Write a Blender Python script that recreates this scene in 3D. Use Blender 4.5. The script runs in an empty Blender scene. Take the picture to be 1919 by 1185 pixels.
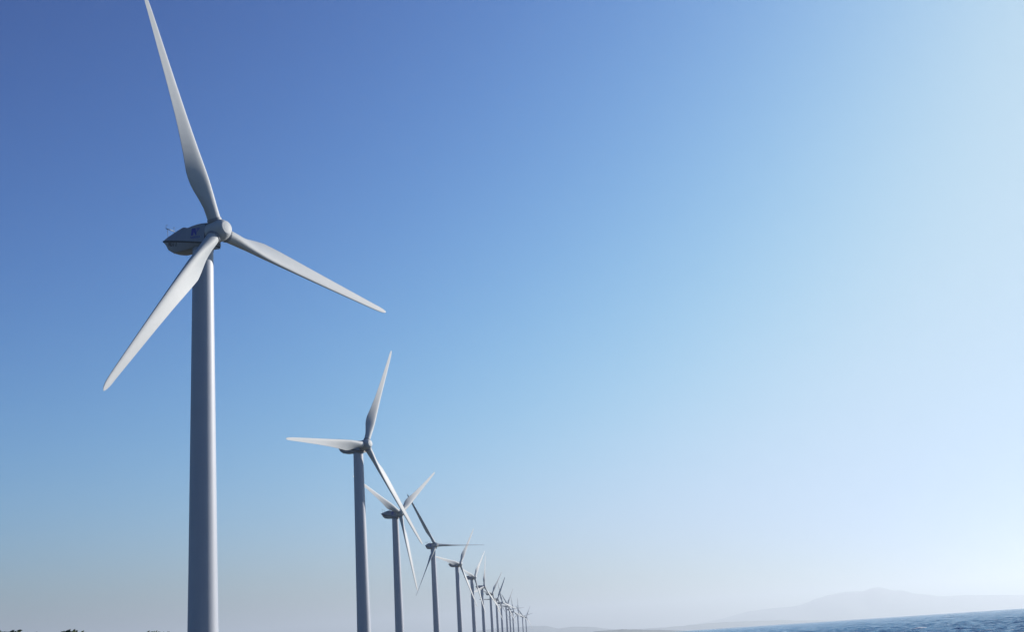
import bpy, bmesh, math, random
import numpy as np
from mathutils import Matrix, Vector

S = bpy.context.scene
COL = S.collection
R = math.radians

# ------------------------------------------------------------------ camera
F_PX, PITCH, ROLL = 2294.5, R(14.8530), R(-3.8232)     # focal length in photo pixels (1919 wide)
EYE = Vector((0, 0, 1.7))
fw = Vector((0, math.cos(PITCH), math.sin(PITCH)))
up0 = Vector((0, -math.sin(PITCH), math.cos(PITCH)))
rt0 = Vector((1, 0, 0))
rt = math.cos(ROLL) * rt0 + math.sin(ROLL) * up0
up = -math.sin(ROLL) * rt0 + math.cos(ROLL) * up0
cd = bpy.data.cameras.new('camera')
cam = bpy.data.objects.new('camera', cd)
COL.objects.link(cam)
m3 = Matrix((rt, up, -fw)).transposed()
cam.matrix_world = Matrix.Translation(EYE) @ m3.to_4x4()
cd.sensor_fit = 'HORIZONTAL'
cd.sensor_width = 36
cd.lens = 36 * F_PX / 1919
cd.clip_start, cd.clip_end = 0.5, 120000
S.camera = cam

# ------------------------------------------------------------------ world, sun, exposure
SUN_AZ, SUN_EL = R(57), R(20)          # clockwise from +Y
w = bpy.data.worlds.new('World')
S.world = w
w.use_nodes = True
nt = w.node_tree
nt.nodes.clear()
sky = nt.nodes.new('ShaderNodeTexSky')
sky.sky_type = 'NISHITA'
sky.sun_disc = False
sky.sun_elevation = SUN_EL
sky.sun_rotation = SUN_AZ
sky.air_density, sky.dust_density, sky.ozone_density = 1.0, 2.0, 5.0
bg = nt.nodes.new('ShaderNodeBackground')
bg.inputs['Strength'].default_value = 0.0595
wo = nt.nodes.new('ShaderNodeOutputWorld')
# clear afternoon sky, deepened per channel with a soft shoulder towards the sun (the response of the whole sky)
sp = nt.nodes.new('ShaderNodeSeparateColor')
cb = nt.nodes.new('ShaderNodeCombineColor')
nt.links.new(sky.outputs[0], sp.inputs[0])
def mth(op, src, val, rev=False):
    n = nt.nodes.new('ShaderNodeMath'); n.operation = op
    nt.links.new(src, n.inputs[1 if rev else 0])
    if val is not None: n.inputs[0 if rev else 1].default_value = val
    return n.outputs[0]
for ch, pw, gain, top in ((0, 2.65, 19.0, 0.475), (1, 2.6, 15.8, 0.66), (2, 2.55, 11.6, 0.79)):
    x = mth('MULTIPLY', sp.outputs[ch], 0.1)
    x = mth('POWER', x, pw)
    x = mth('MULTIPLY', x, -gain / top)
    x = mth('EXPONENT', x, None)
    x = mth('SUBTRACT', x, 1.0, True)
    nt.links.new(mth('MULTIPLY', x, top * 10), cb.inputs[ch])
# the band of clear air low over the horizon is a little bluer than the model gives
geo = nt.nodes.new('ShaderNodeTexCoord')
sx = nt.nodes.new('ShaderNodeSeparateXYZ')
nt.links.new(geo.outputs['Generated'], sx.inputs[0])
low = mth('EXPONENT', mth('MULTIPLY', mth('MAXIMUM', sx.outputs[2], 0.0), -8.0), None)
tint = nt.nodes.new('ShaderNodeMix'); tint.data_type = 'RGBA'; tint.blend_type = 'MULTIPLY'
tint.inputs['B'].default_value = (0.99, 1.04, 1.36, 1)
nt.links.new(low, tint.inputs['Factor']); nt.links.new(cb.outputs[0], tint.inputs['A'])
nt.links.new(tint.outputs['Result'], bg.inputs[0])
nt.links.new(bg.outputs[0], wo.inputs[0])

sd = bpy.data.lights.new('sun', 'SUN')
sd.energy, sd.angle, sd.color = 5.0, R(0.5), (1.0, 0.94, 0.86)
sun = bpy.data.objects.new('sun', sd)
COL.objects.link(sun)
sdir = Vector((math.sin(SUN_AZ) * math.cos(SUN_EL), math.cos(SUN_AZ) * math.cos(SUN_EL), math.sin(SUN_EL)))
sun.rotation_euler = sdir.to_track_quat('Z', 'Y').to_euler()
sun.location = (60, 40, 60)

vs = S.view_settings
vs.view_transform = 'Standard'
vs.look = 'None'
vs.exposure = 0.75
vs.gamma = 1.0
vs.use_curve_mapping = False

# ------------------------------------------------------------------ helpers
def at(px, py, dist):
    """world point on the ray of a photo pixel at a horizontal distance from the camera"""
    v = rt * ((px - 959.5) / F_PX) - up * ((py - 592.5) / F_PX) + fw
    k = dist / math.hypot(v.x, v.y)
    return EYE + v * k

def mesh_obj(name, verts, faces, mat, parent=None, smooth=True):
    me = bpy.data.meshes.new(name)
    me.from_pydata([tuple(v) for v in verts], [], faces)
    me.update()
    if smooth:
        me.polygons.foreach_set('use_smooth', [True] * len(me.polygons))
    if mat:
        me.materials.append(mat)
    o = bpy.data.objects.new(name, me)
    COL.objects.link(o)
    if parent:
        o.parent = parent
    return o

def grid_obj(name, P, mat, parent=None):
    """P: (rows, cols, 3) numpy array -> quad sheet"""
    n, m = P.shape[:2]
    i = np.arange(n * m).reshape(n, m)
    q = np.stack([i[:-1, :-1], i[:-1, 1:], i[1:, 1:], i[1:, :-1]], -1).reshape(-1, 4).astype(np.int32)
    me = bpy.data.meshes.new(name)
    me.vertices.add(n * m)
    me.vertices.foreach_set('co', P.reshape(-1).astype(np.float32))
    me.loops.add(q.size)
    me.loops.foreach_set('vertex_index', q.reshape(-1))
    me.polygons.add(len(q))
    me.polygons.foreach_set('loop_start', np.arange(0, q.size, 4, dtype=np.int32))
    me.polygons.foreach_set('use_smooth', np.ones(len(q), dtype=bool))
    me.update(calc_edges=True)
    me.validate()
    me.materials.append(mat)
    o = bpy.data.objects.new(name, me)
    COL.objects.link(o)
    if parent:
        o.parent = parent
    return o

def rings(sections, cap=True, closed=True):
    """loft closed rings of equal length into verts, faces"""
    V, Fc = [], []
    n = len(sections[0])
    for s in sections:
        V += [tuple(p) for p in s]
    for k in range(len(sections) - 1):
        a, b = k * n, (k + 1) * n
        for j in range(n if closed else n - 1):
            j2 = (j + 1) % n
            Fc.append((a + j, a + j2, b + j2, b + j))
    if cap:
        Fc.append(tuple(range(n - 1, -1, -1)))
        e = (len(sections) - 1) * n
        Fc.append(tuple(range(e, e + n)))
    return V, Fc

def lathe(profile, axis='Z', n=48, cap=True):
    """profile: list of (along, radius)"""
    secs = []
    for h, r in profile:
        s = []
        for j in range(n):
            t = 2 * math.pi * j / n
            if axis == 'Z':
                s.append((r * math.cos(t), r * math.sin(t), h))
            else:
                s.append((h, r * math.cos(t), r * math.sin(t)))
        secs.append(s)
    return rings(secs, cap)

def tube(p, q, r, n=8):
    p, q = Vector(p), Vector(q)
    d = (q - p).normalized()
    a = d.orthogonal().normalized()
    b = d.cross(a)
    secs = [[c + r * (math.cos(2 * math.pi * j / n) * a + math.sin(2 * math.pi * j / n) * b) for j in range(n)] for c in (p, q)]
    return rings(secs)

def merge(parts):
    V, Fc = [], []
    for v, f in parts:
        o = len(V)
        V += [tuple(x) for x in v]
        Fc += [tuple(i + o for i in t) for t in f]
    return V, Fc

def auto_smooth(o, ang):
    me = o.data
    bm = bmesh.new()
    bm.from_mesh(me)
    bmesh.ops.recalc_face_normals(bm, faces=bm.faces)
    for e in bm.edges:
        if len(e.link_faces) == 2 and e.calc_face_angle(0) > ang:
            e.smooth = False
    bm.to_mesh(me)
    bm.free()

def tag(o, label=None, cat=None, group=None, kind=None):
    if label: o['label'] = label
    if cat: o['category'] = cat
    if group: o['group'] = group
    if kind: o['kind'] = kind
    return o

# ------------------------------------------------------------------ materials
def new_mat(name):
    m = bpy.data.materials.new(name)
    m.use_nodes = True
    return m, m.node_tree, m.node_tree.nodes['Principled BSDF']

def paint(name, c1, c2, rough=0.4, streak=True):
    """painted shell: faint weather streaks running down and a soft mottling"""
    m, t, b = new_mat(name)
    N, L = t.nodes, t.links
    tc = N.new('ShaderNodeTexCoord')
    mp = N.new('ShaderNodeMapping')
    mp.inputs['Scale'].default_value = (1.6, 1.6, 0.05 if streak else 1.0)
    n1 = N.new('ShaderNodeTexNoise'); n1.inputs['Scale'].default_value = 1.0; n1.inputs['Detail'].default_value = 5
    n2 = N.new('ShaderNodeTexNoise'); n2.inputs['Scale'].default_value = 0.35; n2.inputs['Detail'].default_value = 4
    L.new(tc.outputs['Object'], mp.inputs[0]); L.new(mp.outputs[0], n1.inputs[0]); L.new(tc.outputs['Object'], n2.inputs[0])
    ad = N.new('ShaderNodeMath'); ad.operation = 'MULTIPLY'
    L.new(n1.outputs[0], ad.inputs[0]); L.new(n2.outputs[0], ad.inputs[1])
    cr = N.new('ShaderNodeValToRGB')
    cr.color_ramp.elements[0].position = 0.10; cr.color_ramp.elements[0].color = (*c2, 1)
    cr.color_ramp.elements[1].position = 0.42; cr.color_ramp.elements[1].color = (*c1, 1)
    L.new(ad.outputs[0], cr.inputs[0]); L.new(cr.outputs[0], b.inputs['Base Color'])
    b.inputs['Roughness'].default_value = rough
    b.inputs['Specular IOR Level'].default_value = 0.3
    return m

def plain(name, c, rough=0.5, metal=0.0):
    m, t, b = new_mat(name)
    N, L = t.nodes, t.links
    tc = N.new('ShaderNodeTexCoord')
    n1 = N.new('ShaderNodeTexNoise'); n1.inputs['Scale'].default_value = 3
    L.new(tc.outputs['Object'], n1.inputs[0])
    mx = N.new('ShaderNodeMix'); mx.data_type = 'RGBA'
    mx.inputs['A'].default_value = (*c, 1)
    mx.inputs['B'].default_value = (*[x * 0.8 for x in c], 1)
    L.new(n1.outputs[0], mx.inputs['Factor']); L.new(mx.outputs['Result'], b.inputs['Base Color'])
    b.inputs['Roughness'].default_value = rough
    b.inputs['Metallic'].default_value = metal
    return m

TOWER = paint('tower paint', (0.305, 0.335, 0.395), (0.28, 0.31, 0.37), 0.5)
BLADE = paint('blade gelcoat', (0.34, 0.362, 0.385), (0.31, 0.333, 0.352), 0.6, False)
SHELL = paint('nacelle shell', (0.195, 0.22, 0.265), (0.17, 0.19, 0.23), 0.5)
DARK = plain('dark gap', (0.015, 0.016, 0.02), 0.6)
NAVY = plain('logo blue', (0.008, 0.012, 0.26), 0.5)
INK = plain('lettering ink', (0.012, 0.014, 0.03), 0.5)
STEEL = plain('galvanised steel', (0.16, 0.17, 0.18), 0.5, 0.3)
LAMP = plain('white fitting', (0.8, 0.8, 0.8), 0.3)

# ------------------------------------------------------------------ wind turbine
HUB_Z = 64.2246 + 1.7
OVER = 3.25            # rotor centre ahead of the tower axis
TILT, CONE = R(5.78), R(2.52)
RAD = 38.5

def lerp(t, xs, ys):
    return float(np.interp(t, xs, ys))

def blade_mesh():
    n = 36
    st = [1.55, 2.2, 3.0, 4.0, 5.0, 6.0, 7.0, 8.0, 9.0, 10, 11.5, 13, 15, 17, 19, 21, 23, 25, 27, 29, 31, 33, 34.5, 35.8, 36.8, 37.4, 37.9, 38.2, 38.4, 38.5]
    RS = [1.5, 2.6, 4.0, 5.5, 7.0, 8.4, 10, 13, 18, 24, 30, 35, 36.8, 37.7, 38.25, 38.5]
    CH = [2.0, 2.0, 2.12, 2.55, 3.05, 3.38, 3.45, 3.05, 2.45, 1.95, 1.5, 1.12, 0.96, 0.76, 0.42, 0.1]
    LE = [1.0, 1.0, 1.02, 1.08, 1.12, 1.14, 1.12, 1.03, 0.88, 0.72, 0.55, 0.40, 0.30, 0.18, -0.02, -0.2]
    TH = [1.0, 1.0, 0.86, 0.58, 0.42, 0.34, 0.29, 0.25, 0.21, 0.185, 0.17, 0.16, 0.16, 0.16, 0.16, 0.16]
    TW = [27, 27, 27, 26.5, 25, 22, 17, 10.5, 4.5, 1.8, 0.6, 0, 0, 0, 0, 0]
    BL = [0, 0, 0.12, 0.5, 0.8, 0.95, 1, 1, 1, 1, 1, 1, 1, 1, 1, 1]
    secs = []
    for r in st:
        c, le, th, tw, bl = (lerp(r, RS, q) for q in (CH, LE, TH, TW, BL))
        tw = R(tw)
        ring = []
        for j in range(n):
            a = 2 * math.pi * j / n
            x = 0.5 * (1 + math.cos(a))                 # 1 at trailing edge, 0 at leading edge
            s = 1 if math.sin(a) >= 0 else -1
            yt = 5 * th * (0.2969 * math.sqrt(max(x, 0)) - 0.1260 * x - 0.3516 * x * x + 0.2843 * x ** 3 - 0.1015 * x ** 4)
            yc = 0.035 * 4 * x * (1 - x)
            ya = s * yt + yc + (0.008 * s)
            yr = 0.5 * th * math.sin(a)
            y = (1 - bl) * yr + bl * ya
            X = le - x * c                              # towards the leading edge = +X
            Y = y * c                                   # +Y = downwind
            ring.append((X * math.cos(tw) + Y * math.sin(tw), -X * math.sin(tw) + Y * math.cos(tw), r))
        secs.append(ring)
    return rings(secs)

# nacelle stations: a (along axis from tower), roof z, band z, hull bottom z, half width at band, half width at roof, half width of the bottom
NA = [-8.25, -7.7, -6.9, -5.8, -4.6, -3.4, -2.95, -2.1, -1.0, 0.2, 1.1, 2.05]
NT = [0.98, 1.13, 1.30, 1.50, 1.72, 1.92, 1.90, 1.54, 1.62, 1.60, 1.52, 1.36]
NB = [0.78, 0.64, 0.42, 0.13, -0.19, -0.51, -0.63, -0.86, -1.15, -1.48, -1.72, -1.96]
NH = [0.58, 0.18, -0.97, -1.65, -1.95, -2.02, -2.04, -2.08, -2.14, -2.22, -2.30, -2.36]
NW = [0.95, 1.12, 1.34, 1.54, 1.66, 1.74, 1.76, 1.78, 1.78, 1.78, 1.78, 1.78]
NR = [0.80, 0.92, 1.02, 1.12, 1.22, 1.30, 1.32, 1.40, 1.44, 1.46, 1.46, 1.46]
NU = [0.80, 0.82, 0.95, 1.10, 1.22, 1.30, 1.32, 1.36, 1.38, 1.40, 1.40, 1.40]

def side_point(a, z, off):
    """point on the shell of the side facing the camera (-Y side), pushed off outwards"""
    zt, zb, zh = lerp(a, NA, NT), lerp(a, NA, NB), lerp(a, NA, NH)
    wb, wr, wu = lerp(a, NA, NW), lerp(a, NA, NR), lerp(a, NA, NU)
    if z >= zb:
        t = (z - zb) / (zt - 0.16 - zb)
        y = wb + (wr - wb) * t
    else:
        zc = zh + 0.34 * (zb - zh)
        t = max(0.0, (z - zb + 0.15) / (zc - zb + 0.15))
        y = wb - 0.05 + (wu + 0.26 * (wb - wu) - wb + 0.05) * t
    return (a, -(y + off), HUB_Z + z)

def decal(name, polys, mat, parent, off=0.012):
    V, Fc = [], []
    for poly in polys:                                  # finely cut so it follows the shell
        o = len(V)
        V += [side_point(a, z, off) for a, z in poly]
        n = len(poly)
        V += [side_point(a, z, -0.01) for a, z in poly]
        Fc.append(tuple(range(o, o + n)))
        for j in range(n):
            k = (j + 1) % n
            Fc.append((o + j, o + n + j, o + n + k, o + k))
    ob = mesh_obj(name, V, Fc, mat, parent, False)
    bm = bmesh.new(); bm.from_mesh(ob.data)
    bmesh.ops.triangulate(bm, faces=[f for f in bm.faces if len(f.verts) > 4])
    bmesh.ops.recalc_face_normals(bm, faces=bm.faces)
    bm.to_mesh(ob.data); bm.free()
    return ob

GLYPH = {   # strokes on a 1 x 1 cell, as thick lines
    'N': [((0, 0), (0, 1)), ((0, 1), (1, 0)), ((1, 0), (1, 1))],
    'O': [((0, 0), (0, 1)), ((0, 1), (1, 1)), ((1, 1), (1, 0)), ((1, 0), (0, 0))],
    'R': [((0, 0), (0, 1)), ((0, 1), (1, 1)), ((1, 1), (1, .5)), ((1, .5), (0, .5)), ((.4, .5), (1, 0))],
    'D': [((0, 0), (0, 1)), ((0, 1), (.7, 1)), ((.7, 1), (1, .7)), ((1, .7), (1, .3)), ((1, .3), (.7, 0)), ((.7, 0), (0, 0))],
    'E': [((0, 0), (0, 1)), ((0, 1), (1, 1)), ((0, .5), (.8, .5)), ((0, 0), (1, 0))],
    'X': [((0, 0), (1, 1)), ((0, 1), (1, 0))],
    'M': [((0, 0), (0, 1)), ((0, 1), (.5, .25)), ((.5, .25), (1, 1)), ((1, 1), (1, 0))],
    '7': [((0, 1), (1, 1)), ((1, 1), (.4, 0))],
}

def word(text, a0, z0, wch, h, gap, th, slope, sheer=0.0):
    polys = []
    for i, ch in enumerate(text):
        x0 = i * (wch + gap)
        for (p, q) in GLYPH[ch]:
            P = Vector((x0 + p[0] * wch + sheer * p[1] * h, p[1] * h)); Q = Vector((x0 + q[0] * wch + sheer * q[1] * h, q[1] * h))
            d = (Q - P).normalized(); nn = Vector((-d.y, d.x)) * th / 2
            P = P - d * th / 2; Q = Q + d * th / 2
            quad = [P + nn, P - nn, Q - nn, Q + nn]
            polys.append([(a0 + v.x, z0 + v.y + slope * v.x) for v in quad])
    return polys

def make_turbine():
    root = bpy.data.objects.new('wind_turbine', None)
    COL.objects.link(root)
    root.empty_display_size = 5
    # tower: five bolted cans with barely visible joints
    prof = [(-1.0, 2.42), (0.25, 2.42), (0.26, 2.24)]
    top = HUB_Z - 2.56
    def rad(z): return 2.215 + (1.565 - 2.215) * z / top
    for z in (14.0, 28.5, 43.5):
        prof += [(z - 0.012, rad(z)), (z - 0.010, rad(z) - 0.008), (z + 0.010, rad(z) - 0.008), (z + 0.012, rad(z))]
    prof += [(top, rad(top))]
    v, f = lathe(prof, 'Z', 72)
    o = mesh_obj('tower', v, f, TOWER, root); auto_smooth(o, R(40))
    v, f = lathe([(top - 0.05, 1.50), (top + 0.05, 1.62), (top + 0.32, 1.62), (top + 0.34, 1.4), (top + 0.72, 1.4)], 'Z', 48)
    o = mesh_obj('yaw_ring', v, f, SHELL, root); auto_smooth(o, R(35))
    # nacelle cover (upper shell)
    secs = []
    for i, a in enumerate(NA):
        zt, zb, wb, wr = NT[i], NB[i] + 0.10, NW[i], NR[i]
        half = [(wb - 0.10, zb - 0.0), (wb, zb + 0.03), (wb - (wb - wr) * 0.5, zb + (zt - 0.16 - zb) * 0.5), (wr, zt - 0.16), (wr - 0.10, zt - 0.04), (wr - 0.28, zt), (wr * 0.35, zt + 0.04)]
        pts = half + [(-y, z) for y, z in reversed(half)]
        secs.append([(a, y, HUB_Z + z) for y, z in pts])
    v, f = rings(secs)
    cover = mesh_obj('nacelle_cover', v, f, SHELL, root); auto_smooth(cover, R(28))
    # hatch on the roof
    hv, hf = merge([lathe([(0, 0.42), (0.14, 0.42), (0.18, 0.36)], 'Z', 20)])
    hv = [(x - 3.25, y + 0.1, z + HUB_Z + 1.92) for x, y, z in hv]
    o = mesh_obj('roof_vent', hv, hf, SHELL, cover); auto_smooth(o, R(30))
    # dark band between the shells
    secs = []
    for i, a in enumerate(NA):
        aa = a + (0.10 if i == 0 else 0) - (0.04 if i == len(NA) - 1 else 0)
        wb, z0, z1 = NW[i] - 0.07, NB[i] - 0.14, NB[i] + 0.11
        secs.append([(aa, y, HUB_Z + z) for y, z in ((wb, z0), (wb, z1), (-wb, z1), (-wb, z0))])
    v, f = rings(secs)
    o = mesh_obj('rain_gap', v, f, DARK, cover, False); auto_smooth(o, R(10))
    # hull (lower shell)
    secs = []
    for i, a in enumerate(NA):
        aa = a + (0.16 if i == 0 else 0)
        zb, zh, wb, wu = NB[i] - 0.13, NH[i], NW[i] - 0.03, NU[i]
        zc = zh + 0.34 * (zb - zh)
        half = [(wb - 0.12, zb), (wb - 0.02, zb - 0.02), (wu + (wb - wu) * 0.26, zc), (wu - 0.05, zh + 0.10), (wu - 0.3, zh), (wu * 0.4, zh - 0.02)]
        pts = half + [(-y, z) for y, z in reversed(half)]
        secs.append([(aa, y, HUB_Z + z) for y, z in pts])
    v, f = rings(secs)
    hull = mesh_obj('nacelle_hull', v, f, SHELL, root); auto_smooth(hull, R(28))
    v, f = lathe([(0, 0.05), (0.06, 0.10), (0.13, 0.05)], 'Z', 12)
    v = [(x - 5.35, y - 0.9, z + HUB_Z - 1.92) for x, y, z in v]
    mesh_obj('drain_plug', v, f, LAMP, hull)
    # emblem: a block N breaking up into slanting bars, and the word under it
    sl = -0.14
    def em(pts): return [(-0.90 + x, -0.12 + z + sl * x) for x, z in pts]
    polys = [em([(0, 0), (0.52, 0), (0.52, 0.55), (0.52, 1.2), (0, 1.2)]),
             em([(0.52, 1.2), (0.52, 0.62), (0.98, 0.0), (1.18, 0.0), (1.18, 0.30), (0.86, 1.2)])]
    for k in range(4):
        x = 1.02 + 0.19 * k
        polys.append(em([(x + 0.18 - k * 0.02, 0.42 + 0.17 * k), (x + 0.29 - k * 0.02, 0.42 + 0.17 * k), (x + 0.23, 1.2), (x + 0.09, 1.2)]))
    decal('emblem', polys, NAVY, cover)
    decal('lettering', word('NORDEX', -0.92, -0.62, 0.235, 0.30, 0.12, 0.06, sl), NAVY, cover)
    decal('lettering', word('MD77', -6.35, -0.42, 0.40, 0.66, 0.17, 0.15, -0.27, 0.12), INK, hull, 0.03)
    # wind sensor frame at the tail
    pr = [tube((-7.3, -0.55, HUB_Z + 1.20), (-7.45, -0.62, HUB_Z + 2.80), 0.035), tube((-6.3, 0.62, HUB_Z + 1.25), (-7.35, 0.62, HUB_Z + 2.70), 0.045),
          tube((-7.45, -0.95, HUB_Z + 2.85), (-7.40, 0.75, HUB_Z + 2.75), 0.065), tube((-7.45, -0.9, HUB_Z + 2.85), (-7.45, -0.9, HUB_Z + 3.40), 0.022),
          tube((-7.40, 0.72, HUB_Z + 2.75), (-7.40, 0.72, HUB_Z + 3.45), 0.022), tube((-7.45, -0.9, HUB_Z + 3.30), (-7.1, -0.9, HUB_Z + 3.37), 0.03),
          tube((-7.55, 0.62, HUB_Z + 3.37), (-7.25, 0.82, HUB_Z + 3.37), 0.03)]
    v, f = merge(pr)
    mesh_obj('wind_sensor_frame', v, f, STEEL, root)
    # hub
    Mh = Matrix.Translation((OVER, 0, HUB_Z)) @ Matrix.Rotation(-TILT, 4, 'Y')
    v, f = lathe([(-1.35, 1.25), (-1.19, 1.30), (-1.18, 1.64), (-1.10, 1.69), (-0.7, 1.71), (0.0, 1.72), (0.6, 1.69), (1.05, 1.60), (1.4, 1.46), (1.68, 1.28), (1.90, 1.12), (1.92, 1.05)], 'X', 64)
    hub = mesh_obj('hub', v, f, BLADE, root); hub.matrix_basis = Mh; auto_smooth(hub, R(40))
    v, f = lathe([(1.88, 1.07), (1.955, 1.07), (1.985, 1.03), (2.005, 0.80), (2.006, 0.78), (2.000, 0.76), (2.006, 0.74), (2.03, 0.3), (2.035, 0.02)], 'X', 48)
    o = mesh_obj('nose_cap', v, f, BLADE, hub); auto_smooth(o, R(40))
    bv, bf = blade_mesh()
    me = None
    for k in range(3):
        th = 2 * math.pi * k / 3
        if me is None:
            b = mesh_obj('blade', bv, bf, BLADE, root); auto_smooth(b, R(50)); me = b.data
            v, f = lathe([(1.45, 1.04), (1.60, 1.05), (1.62, 1.13), (1.80, 1.14), (1.82, 1.045), (1.88, 1.045), (1.90, 1.10), (2.0, 1.10), (2.02, 1.0)], 'Z', 48)
            c = mesh_obj('root_collar', v, f, SHELL, b); auto_smooth(c, R(30)); mc = c.data
        else:
            b = bpy.data.objects.new('blade', me); COL.objects.link(b); b.parent = root
            c = bpy.data.objects.new('root_collar', mc); COL.objects.link(c); c.parent = b
    return root, hub

BL_K = {}
def pose(root, x, y, yaw, az, pitch):
    root.location = (x, y, 0)
    root.rotation_euler = (0, 0, yaw - math.pi / 2)
    Mh = Matrix.Translation((OVER, 0, HUB_Z)) @ Matrix.Rotation(-TILT, 4, 'Y')
    k = 0
    for ch in root.children:
        if ch.name.split('.')[0] != 'blade':
            continue
        th = az + 2 * math.pi * k / 3
        k += 1
        zb = Vector((math.sin(CONE), math.sin(th) * math.cos(CONE), math.cos(th) * math.cos(CONE)))
        xb = Vector((0, math.cos(th), -math.sin(th)))
        yb = zb.cross(xb)
        Mb = Matrix((xb, yb, zb)).transposed().to_4x4()
        ch.matrix_basis = Mh @ Mb @ Matrix.Rotation(-pitch, 4, 'Z')

def copy_tree(o, parent=None):
    c = o.copy()
    COL.objects.link(c)
    c.parent = parent
    for ch in o.children:
        copy_tree(ch, c)
    return c

# hub x, hub y, yaw, blade azimuth, blade pitch, label
ROW = [
    (-44.6, 179.2, 57.6, -19.9, -2, 'nearest and by far the largest white wind turbine, lettering and blue emblem on its nacelle'),
    (-49.9, 391.8, 56.9, 27.0, -2, 'second largest white wind turbine, one blade level to the left across its nacelle'),
    (-61.3, 605.7, 57.8, 54.3, -2, 'white wind turbine with two blades in a wide upward V, behind the second largest'),
    (-60.4, 817.3, 36.5, -29.2, 70, 'wind turbine with dark shaded blades, one pointing level right, one down left'),
    (-56.6, 1030.7, 56.9, 38.9, -2, 'wind turbine just right of the dark bladed one, pale blade reaching its tower'),
    (-55, 1254.2, 64.7, 45.9, -2, 'sixth wind turbine from the left, short pale blade lying over its dark nacelle'),
    (-54.2, 1480.6, 61.8, 16.3, -2, 'seventh wind turbine from the left, one blade standing nearly straight up'),
    (-52.2, 1713.7, 52.5, 40.8, 3, 'eighth wind turbine from the left, hub crossed by the long lower blade of the seventh'),
    (-51.6, 1947.3, 41.7, 30.3, 55, 'ninth wind turbine from the left, thick dark blade raised to the upper right'),
    (-49, 2149.5, 53.5, -11.6, 3, 'tenth wind turbine from the left, dark upper blade leaning left'),
    (-45, 2361.9, 51.5, 34.4, -2, 'small eleventh wind turbine from the left, thin grey blade raised to the upper right'),
    (-44.3, 2646.2, 42.9, -33.8, 45, 'small twelfth wind turbine from the left, grey blade pointing almost level right'),
    (-41.3, 2880.5, 51.3, -7.1, 3, 'tiny thirteenth wind turbine, left neighbour of the one with the exactly upright blade'),
    (-32.8, 3104.1, 47.8, 2.5, 3, 'tiny far wind turbine with one blade standing exactly upright above its hub'),
    (-24.6, 3498.4, 44.9, -41.0, 45, 'tiny wind turbine next to the last, grey blade pointing right across the last rotor'),
    (-16.3, 3654.8, 48.7, 34.2, 3, 'farthest and smallest wind turbine, at the right end of the row before hazy hills'),
]
proto, _ = make_turbine()
for i, (hx, hy, yaw, az, pt, lab) in enumerate(ROW):
    o = proto if i == 0 else copy_tree(proto)
    yr = R(yaw)
    pose(o, hx - OVER * math.sin(yr), hy + OVER * math.cos(yr), yr, R(az), R(pt))
    tag(o, lab, 'wind turbine', 'wind turbines in a row along the shore')

# ------------------------------------------------------------------ land
SEA_Z = -3.5
def drop(d2):                      # the earth's curve, with refraction
    return d2 / (2 * 7.4e6)
def shore(y):
    return 42 + 6 * np.sin(y / 210.0) + 3 * np.sin(y / 67.0 + 1) + np.where(y > 4200, (np.abs(y - 4200) / 1000.0) ** 2 * 15, 0)

def ground_mat():
    m, t, b = new_mat('coastal grassland and sand')
    N, L = t.nodes, t.links
    tc = N.new('ShaderNodeTexCoord')
    sp = N.new('ShaderNodeSeparateXYZ')
    L.new(tc.outputs['Object'], sp.inputs[0])
    n1 = N.new('ShaderNodeTexNoise'); n1.inputs['Scale'].default_value = 0.06; n1.inputs['Detail'].default_value = 8
    n2 = N.new('ShaderNodeTexNoise'); n2.inputs['Scale'].default_value = 1.7; n2.inputs['Detail'].default_value = 6
    L.new(tc.outputs['Object'], n1.inputs[0]); L.new(tc.outputs['Object'], n2.inputs[0])
    g = N.new('ShaderNodeValToRGB')
    g.color_ramp.elements[0].position = 0.3; g.color_ramp.elements[0].color = (0.030, 0.045, 0.018, 1)
    g.color_ramp.elements[1].position = 0.7; g.color_ramp.elements[1].color = (0.075, 0.072, 0.04, 1)
    s = N.new('ShaderNodeValToRGB')
    s.color_ramp.elements[0].position = 0.3; s.color_ramp.elements[0].color = (0.13, 0.115, 0.095, 1)
    s.color_ramp.elements[1].position = 0.7; s.color_ramp.elements[1].color = (0.22, 0.195, 0.16, 1)
    L.new(n2.outputs[0], g.inputs[0]); L.new(n2.outputs[0], s.inputs[0])
    # sand where the sheet drops to the water, with a ragged edge
    mr = N.new('ShaderNodeMapRange')
    mr.inputs['From Min'].default_value = -0.25; mr.inputs['From Max'].default_value = 0.05
    ad = N.new('ShaderNodeMath'); ad.operation = 'MULTIPLY_ADD'
    ad.inputs[1].default_value = 0.5; L.new(n1.outputs[0], ad.inputs[0])
    sub = N.new('ShaderNodeMath'); sub.operation = 'SUBTRACT'; sub.inputs[1].default_value = 0.25
    L.new(sp.outputs['Z'], ad.inputs[2]); L.new(ad.outputs[0], sub.inputs[0]); L.new(sub.outputs[0], mr.inputs['Value'])
    mx = N.new('ShaderNodeMix'); mx.data_type = 'RGBA'
    L.new(mr.outputs[0], mx.inputs['Factor']); L.new(s.outputs[0], mx.inputs['A']); L.new(g.outputs[0], mx.inputs['B'])
    L.new(mx.outputs['Result'], b.inputs['Base Color'])
    b.inputs['Roughness'].default_value = 0.95
    bp = N.new('ShaderNodeBump'); bp.inputs['Distance'].default_value = 0.2
    L.new(n2.outputs[0], bp.inputs['Height']); L.new(bp.outputs[0], b.inputs['Normal'])
    return m

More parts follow.
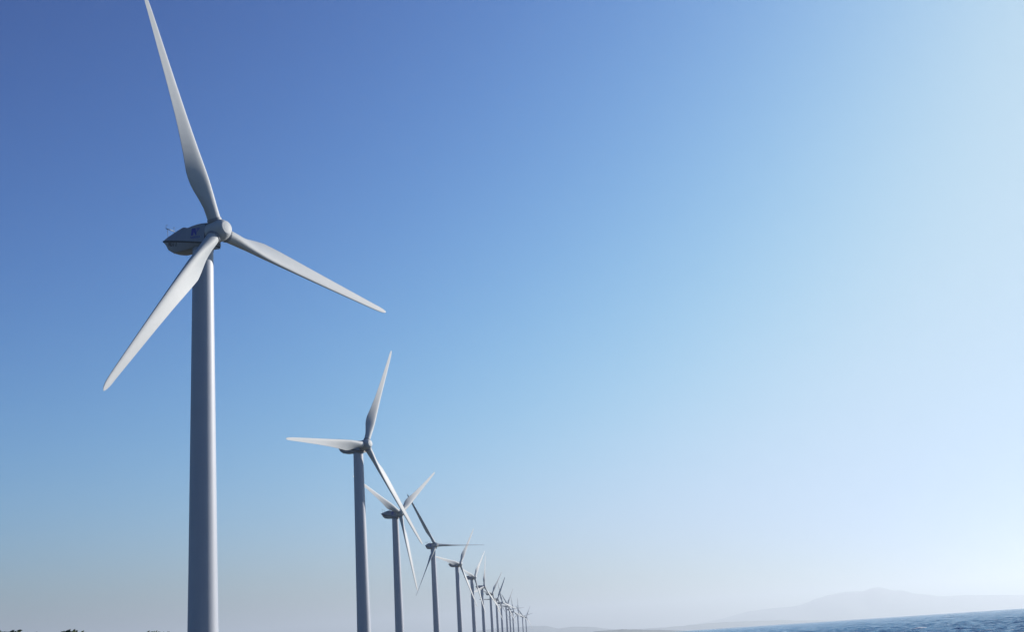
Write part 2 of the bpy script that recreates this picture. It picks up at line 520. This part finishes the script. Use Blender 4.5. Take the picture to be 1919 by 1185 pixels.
ys = np.concatenate([np.linspace(-30000, -900, 30), np.arange(-850, 4300, 18.0), np.linspace(4350, 9500, 60), np.linspace(9800, 30500, 20)])
ds = np.concatenate([[-30500, -12000, -5000, -2000, -900, -500, -320], np.arange(-240, -46, 8.0), np.arange(-46, 60, 3.0), [90, 200]])
YY, DD = np.meshgrid(ys, ds, indexing='ij')
XX = np.clip(shore(YY) + DD, -30600, 30600)
XX = np.where(DD <= -30500, -30600, XX)
ZZ = np.interp(DD, [-46, -30, -6, 0, 20, 60, 200], [0.0, -0.5, -2.6, -3.4, -4.6, -6.5, -9])
rng = np.random.default_rng(3)
ZZ = ZZ + np.where(DD < -60, 0.10 * np.sin(XX / 13.0 + 2 * np.sin(YY / 31.0)) * np.sin(YY / 17.0), 0.0)
ZZ = ZZ - drop(XX ** 2 + YY ** 2)
tag(grid_obj('ground', np.stack([XX, YY, ZZ], -1), ground_mat()), kind='structure')

# ------------------------------------------------------------------ sea
def sea_mat():
    m, t, b = new_mat('sea water')
    N, L = t.nodes, t.links
    tc = N.new('ShaderNodeTexCoord')
    mp = N.new('ShaderNodeMapping')
    mp.inputs['Rotation'].default_value = (0, 0, R(28))
    mp.inputs['Scale'].default_value = (1.0, 0.5, 1.0)
    L.new(tc.outputs['Object'], mp.inputs[0])
    n1 = N.new('ShaderNodeTexNoise'); n1.inputs['Scale'].default_value = 0.9; n1.inputs['Detail'].default_value = 6; n1.inputs['Roughness'].default_value = 0.6
    n2 = N.new('ShaderNodeTexNoise'); n2.inputs['Scale'].default_value = 0.16; n2.inputs['Detail'].default_value = 4
    L.new(mp.outputs[0], n1.inputs[0]); L.new(mp.outputs[0], n2.inputs[0])
    b1 = N.new('ShaderNodeBump'); b1.inputs['Distance'].default_value = 0.42; b1.inputs['Strength'].default_value = 1.0
    b2 = N.new('ShaderNodeBump'); b2.inputs['Distance'].default_value = 1.2; b2.inputs['Strength'].default_value = 1.0
    L.new(n1.outputs[0], b1.inputs['Height']); L.new(n2.outputs[0], b2.inputs['Height']); L.new(b1.outputs[0], b2.inputs['Normal'])
    L.new(b2.outputs[0], b.inputs['Normal'])
    fo = N.new('ShaderNodeAttribute'); fo.attribute_name = 'foam'
    nf = N.new('ShaderNodeTexNoise'); nf.inputs['Scale'].default_value = 1.3; nf.inputs['Detail'].default_value = 5
    L.new(tc.outputs['Object'], nf.inputs[0])
    mu = N.new('ShaderNodeMath'); mu.operation = 'MULTIPLY_ADD'; mu.inputs[1].default_value = 1.0
    sb = N.new('ShaderNodeMath'); sb.operation = 'SUBTRACT'; sb.inputs[1].default_value = 0.5
    L.new(nf.outputs[0], sb.inputs[0]); L.new(sb.outputs[0], mu.inputs[0]); L.new(fo.outputs['Fac'], mu.inputs[2])
    cr = N.new('ShaderNodeValToRGB')
    cr.color_ramp.elements[0].position = 0.45; cr.color_ramp.elements[0].color = (0, 0, 0, 1)
    cr.color_ramp.elements[1].position = 0.60; cr.color_ramp.elements[1].color = (1, 1, 1, 1)
    L.new(mu.outputs[0], cr.inputs[0])
    mx = N.new('ShaderNodeMix'); mx.data_type = 'RGBA'
    mx.inputs['A'].default_value = (0.005, 0.150, 0.31, 1)
    mx.inputs['B'].default_value = (0.75, 0.77, 0.78, 1)
    L.new(cr.outputs[0], mx.inputs['Factor']); L.new(mx.outputs['Result'], b.inputs['Base Color'])
    mr = N.new('ShaderNodeMapRange'); mr.inputs['To Min'].default_value = 0.22; mr.inputs['To Max'].default_value = 0.9
    L.new(cr.outputs[0], mr.inputs['Value']); L.new(mr.outputs[0], b.inputs['Roughness'])
    b.inputs['IOR'].default_value = 1.33
    return m

th = np.concatenate([np.linspace(-80, 3, 40), np.linspace(3.2, 7.5, 60), np.linspace(7.55, 24.5, 430), np.linspace(24.8, 40, 60), np.linspace(41, 200, 60)])
rr = np.concatenate([np.linspace(20, 235, 50), np.arange(236, 480, 0.45), np.arange(480.5, 620, 0.8), 620 * np.exp(np.linspace(0.0016, math.log(2800 / 620.0), 760)), 2800 * np.exp(np.linspace(0.01, math.log(30000 / 2800.0), 260))])
TT, RR = np.meshgrid(np.radians(th), rr, indexing='ij')
SX, SY = RR * np.sin(TT), RR * np.cos(TT)
dth = np.gradient(np.radians(th))[:, None] * RR
drr = np.gradient(rr)[None, :] * np.ones_like(RR)
step = np.maximum(dth, drr)
Z = np.zeros_like(RR)
rng = np.random.default_rng(11)
wind = R(205)                        # waves run towards the shore from the right
for k in range(60):
    lam = 1.8 * (200 / 1.8) ** (k / 59.0) * rng.uniform(0.9, 1.1)
    ang = wind + rng.normal(0, 0.45)
    amp = 0.0165 * min(lam, 6) ** 0.85 * rng.uniform(0.5, 1.2)
    ph = rng.uniform(0, 6.28)
    kx, ky = 2 * math.pi / lam * math.sin(ang), 2 * math.pi / lam * math.cos(ang)
    fade = np.clip((lam / 1.6 - step) / (lam / 1.6), 0, 1)
    s = np.sin(kx * SX + ky * SY + ph)
    Z += amp * fade * (s + 0.25 * np.cos(2 * (kx * SX + ky * SY + ph)))
foam = np.clip((Z - 0.70) * 2.2, 0, 0.7)
# breakers: short steep crests with white tops (photo pixel x, y, width m, height m)
for px, py, wd, ht in ((1725, 1178.5, 5.5, 0.75), (1612, 1182.5, 7, 0.55), (1588, 1183.5, 4, 0.5), (1660, 1183, 5, 0.35), (1470, 1184.9, 5, 0.35), (1760, 1183.5, 5, 0.3), (1850, 1181, 6, 0.3), (1890, 1183, 6, 0.3), (1905, 1176, 5, 0.25), (1800, 1180, 6, 0.22)):
    v = rt * ((px - 959.5) / F_PX) - up * ((py - 592.5) / F_PX) + fw
    k = (SEA_Z + 0.35 - EYE.z) / v.z
    c = EYE + v * k
    bt = math.atan2(c.x, c.y)
    rx, ry = math.cos(bt + 0.1), -math.sin(bt + 0.1)          # along the crest
    u = (SX - c.x) * rx + (SY - c.y) * ry
    v2 = (SX - c.x) * -ry + (SY - c.y) * rx
    crest = np.exp(-(u / (wd * 0.5)) ** 2)
    face = np.where(v2 < 0, np.exp(-(v2 / 1.3) ** 2), np.exp(-(v2 / 3.2) ** 2))
    Z += ht * crest * face
    foam = np.maximum(foam, 1.05 * crest * np.exp(-((v2 + 0.2) / 1.2) ** 2) * min(1, (ht / 0.45) ** 1.5))
P = np.stack([SX, SY, SEA_Z + Z - drop(RR ** 2)], -1)
sea = grid_obj('sea', P, sea_mat())
at_ = sea.data.attributes.new('foam', 'FLOAT', 'POINT')
at_.data.foreach_set('value', foam.reshape(-1).astype(np.float32))
tag(sea, kind='structure')

# ------------------------------------------------------------------ far hills
def hill_mat(name, c1, c2):
    m, t, b = new_mat(name)
    N, L = t.nodes, t.links
    tc = N.new('ShaderNodeTexCoord')
    n1 = N.new('ShaderNodeTexNoise'); n1.inputs['Scale'].default_value = 0.004; n1.inputs['Detail'].default_value = 8
    L.new(tc.outputs['Object'], n1.inputs[0])
    cr = N.new('ShaderNodeValToRGB')
    cr.color_ramp.elements[0].position = 0.35; cr.color_ramp.elements[0].color = (*c1, 1)
    cr.color_ramp.elements[1].position = 0.65; cr.color_ramp.elements[1].color = (*c2, 1)
    L.new(n1.outputs[0], cr.inputs[0]); L.new(cr.outputs[0], b.inputs['Base Color'])
    b.inputs['Roughness'].default_value = 1.0
    return m

def ridge(name, pts, dist, depth, mat, seed, ncol=260):
    rg = np.random.default_rng(seed)
    bx, hz = [], []
    base = SEA_Z - float(drop(dist ** 2))
    for px, py in pts:
        p = at(px, py, dist)
        bx.append(math.atan2(p.x, p.y)); hz.append(p.z - base)
    b = np.linspace(bx[0], bx[-1], ncol)
    h = np.interp(b, bx, hz)
    for k in range(14):
        h = h + np.clip(h, 0, 60) / 60 * dist / 22000.0 * (2.4 / (1 + k * 0.35)) * np.sin((b - b[0]) / (b[-1] - b[0]) * (25 + 21 * k) + rg.uniform(0, 6.28))
    h = np.maximum(h, 0)
    dd = np.linspace(-1, 1, 41)
    rows = []
    for q in dd:
        d = dist + q * depth * (1 + 0.0 * b)
        prof = np.clip(1 - abs(q), 0, 1) ** 1.25
        gully = 1 + 0.22 * abs(q) * np.sin(b * dist / 420.0 + 5 * q + 3 * np.sin(b * dist / 1300.0 + seed))
        z = base - 6 + (h + 6) * prof * gully
        rows.append(np.stack([d * np.sin(b), d * np.cos(b), z], -1))
    return tag(grid_obj(name, np.array(rows), mat), kind='structure')

HILL = hill_mat('wooded hills', (0.016, 0.036, 0.036), (0.030, 0.052, 0.050))
ridge('mountain', [(1230, 1192), (1262, 1180), (1290, 1171.5), (1323, 1167), (1355, 1159.8), (1388, 1151), (1421, 1144.2), (1460, 1139.9), (1500, 1135.2), (1526, 1124.6), (1552, 1116), (1585, 1109.8), (1618, 1109.6), (1634, 1102.8), (1647, 1101.6), (1660, 1104.6), (1671, 1108), (1690, 1108.2), (1712, 1113), (1765, 1118), (1815, 1116.3), (1880, 1116), (1960, 1117.5), (2100, 1122), (2300, 1138)], 29000, 3200, HILL, 1)
ridge('hills', [(820, 1200), (900, 1182), (950, 1177), (994, 1174.6), (1022, 1174.4), (1047, 1179.2), (1074, 1175.6), (1102, 1175), (1130, 1178.4), (1155, 1180.8), (1189, 1179.6), (1235, 1178.4), (1263, 1175.5), (1304, 1171.5), (1330, 1168.4), (1364, 1167), (1420, 1164.5), (1480, 1163.5), (1560, 1163.5), (1640, 1160.5)], 19500, 1800, HILL, 2)
ridge('headland', [(1085, 1200), (1112, 1185), (1134, 1182.6), (1166, 1180.8), (1200, 1181.2), (1250, 1182), (1290, 1183.0), (1330, 1183)], 9500, 500, HILL, 5)

# ------------------------------------------------------------------ trees at the left edge
LEAF = hill_mat('leaves', (0.025, 0.040, 0.018), (0.05, 0.07, 0.03))
LEAF.node_tree.nodes['Noise Texture'].inputs['Scale'].default_value = 1.2
BARK = plain('bark', (0.09, 0.07, 0.05), 0.9)
def tree(px, py, dist, spread, label, seed):
    rg = random.Random(seed)
    top = at(px, py, dist)
    h = top.z
    root = bpy.data.objects.new('tree', None)
    COL.objects.link(root)
    root.location = (top.x, top.y, 0)
    tag(root, label, 'tree', 'trees along the left edge')
    parts = []
    def limb(p, d, ln, r, lev):
        q = p + d * ln
        secs = []
        for c, rad in ((p, r), ((p + q) / 2, r * 0.8), (q, r * 0.55)):
            a = d.orthogonal().normalized(); bb = d.cross(a)
            secs.append([c + rad * (math.cos(t * math.pi / 3) * a + math.sin(t * math.pi / 3) * bb) for t in range(6)])
        parts.append(rings(secs))
        ends = [q]
        if lev:
            for _ in range(3 if lev > 1 else 2):
                nd = (d + Vector((rg.uniform(-.9, .9), rg.uniform(-.9, .9), rg.uniform(-.1, .5)))).normalized()
                ends += limb(q, nd, ln * rg.uniform(.5, .75), r * .5, lev - 1)
        return ends
    ends = limb(Vector((0, 0, -0.1)), Vector((rg.uniform(-.1, .1), rg.uniform(-.1, .1), 1)).normalized(), h * 0.36, h * 0.028, 3)
    v, f = merge(parts)
    mesh_obj('trunk', v, f, BARK, root)
    V, Fc = [], []
    zmax = max(e.z for e in ends)
    clumps = [e for e in ends if e.z > h * 0.3] + [Vector((0, 0, h - 0.25))]
    for e in clumps:
        e = Vector((e.x * spread, e.y * spread, min(e.z * (h - 0.35) / zmax, h - 0.3)))
        cr = rg.uniform(0.35, 0.7) * h / 5
        for _ in range(150):
            d = Vector((rg.gauss(0, 1), rg.gauss(0, 1), rg.gauss(0, .8)))
            c = e + d * cr * 0.45
            if c.z > h or c.z < 0.3:
                continue
            n = Vector((rg.gauss(0, 1), rg.gauss(0, 1), rg.gauss(0, 1) + .6)).normalized()
            a = n.orthogonal().normalized(); bb = n.cross(a)
            s = rg.uniform(0.06, 0.12)
            o = len(V)
            V += [c - a * s * 1.6, c + bb * s * .6, c + a * s * 1.6, c - bb * s * .6]
            Fc.append((o, o + 1, o + 2, o + 3))
    mesh_obj('crown', V, Fc, LEAF, root, False)
    return root
tree(6, 1184.9, 62, 1.0, 'dark leafy treetop in the bottom left corner of the picture', 1)
tree(66, 1185.9, 70, 0.9, 'low dark treetop second from the left corner, barely over the bottom edge', 2)
tree(129, 1184.3, 60, 0.8, 'left treetop of the close pair at the bottom edge, left of the big tower', 3)
tree(143, 1185.1, 66, 0.8, 'right treetop of the close pair at the bottom edge, left of the big tower', 4)
tree(284, 1185.2, 75, 0.8, 'single dark treetop on the bottom edge closest to the big tower', 5)

# ------------------------------------------------------------------ haze
hm = bpy.data.materials.new('haze air')
hm.use_nodes = True
ht = hm.node_tree
ht.nodes.clear()
ho = ht.nodes.new('ShaderNodeOutputMaterial')
hv = ht.nodes.new('ShaderNodeVolumePrincipled')
hv.inputs['Color'].default_value = (0.685, 0.768, 0.872, 1)
hv.inputs['Density'].default_value = 7.8e-5
hv.inputs['Anisotropy'].default_value = 0.38
ht.links.new(hv.outputs[0], ho.inputs['Volume'])
a, z0, z1 = 34500, -165, 780
v = [(x, y, z) for z in (z0, z1) for y in (-a, a) for x in (-a, a)]
f = [(0, 2, 3, 1), (4, 5, 7, 6), (0, 1, 5, 4), (2, 6, 7, 3), (0, 4, 6, 2), (1, 3, 7, 5)]
hz = mesh_obj('haze', v, f, hm, None, False)
tag(hz, kind='stuff')
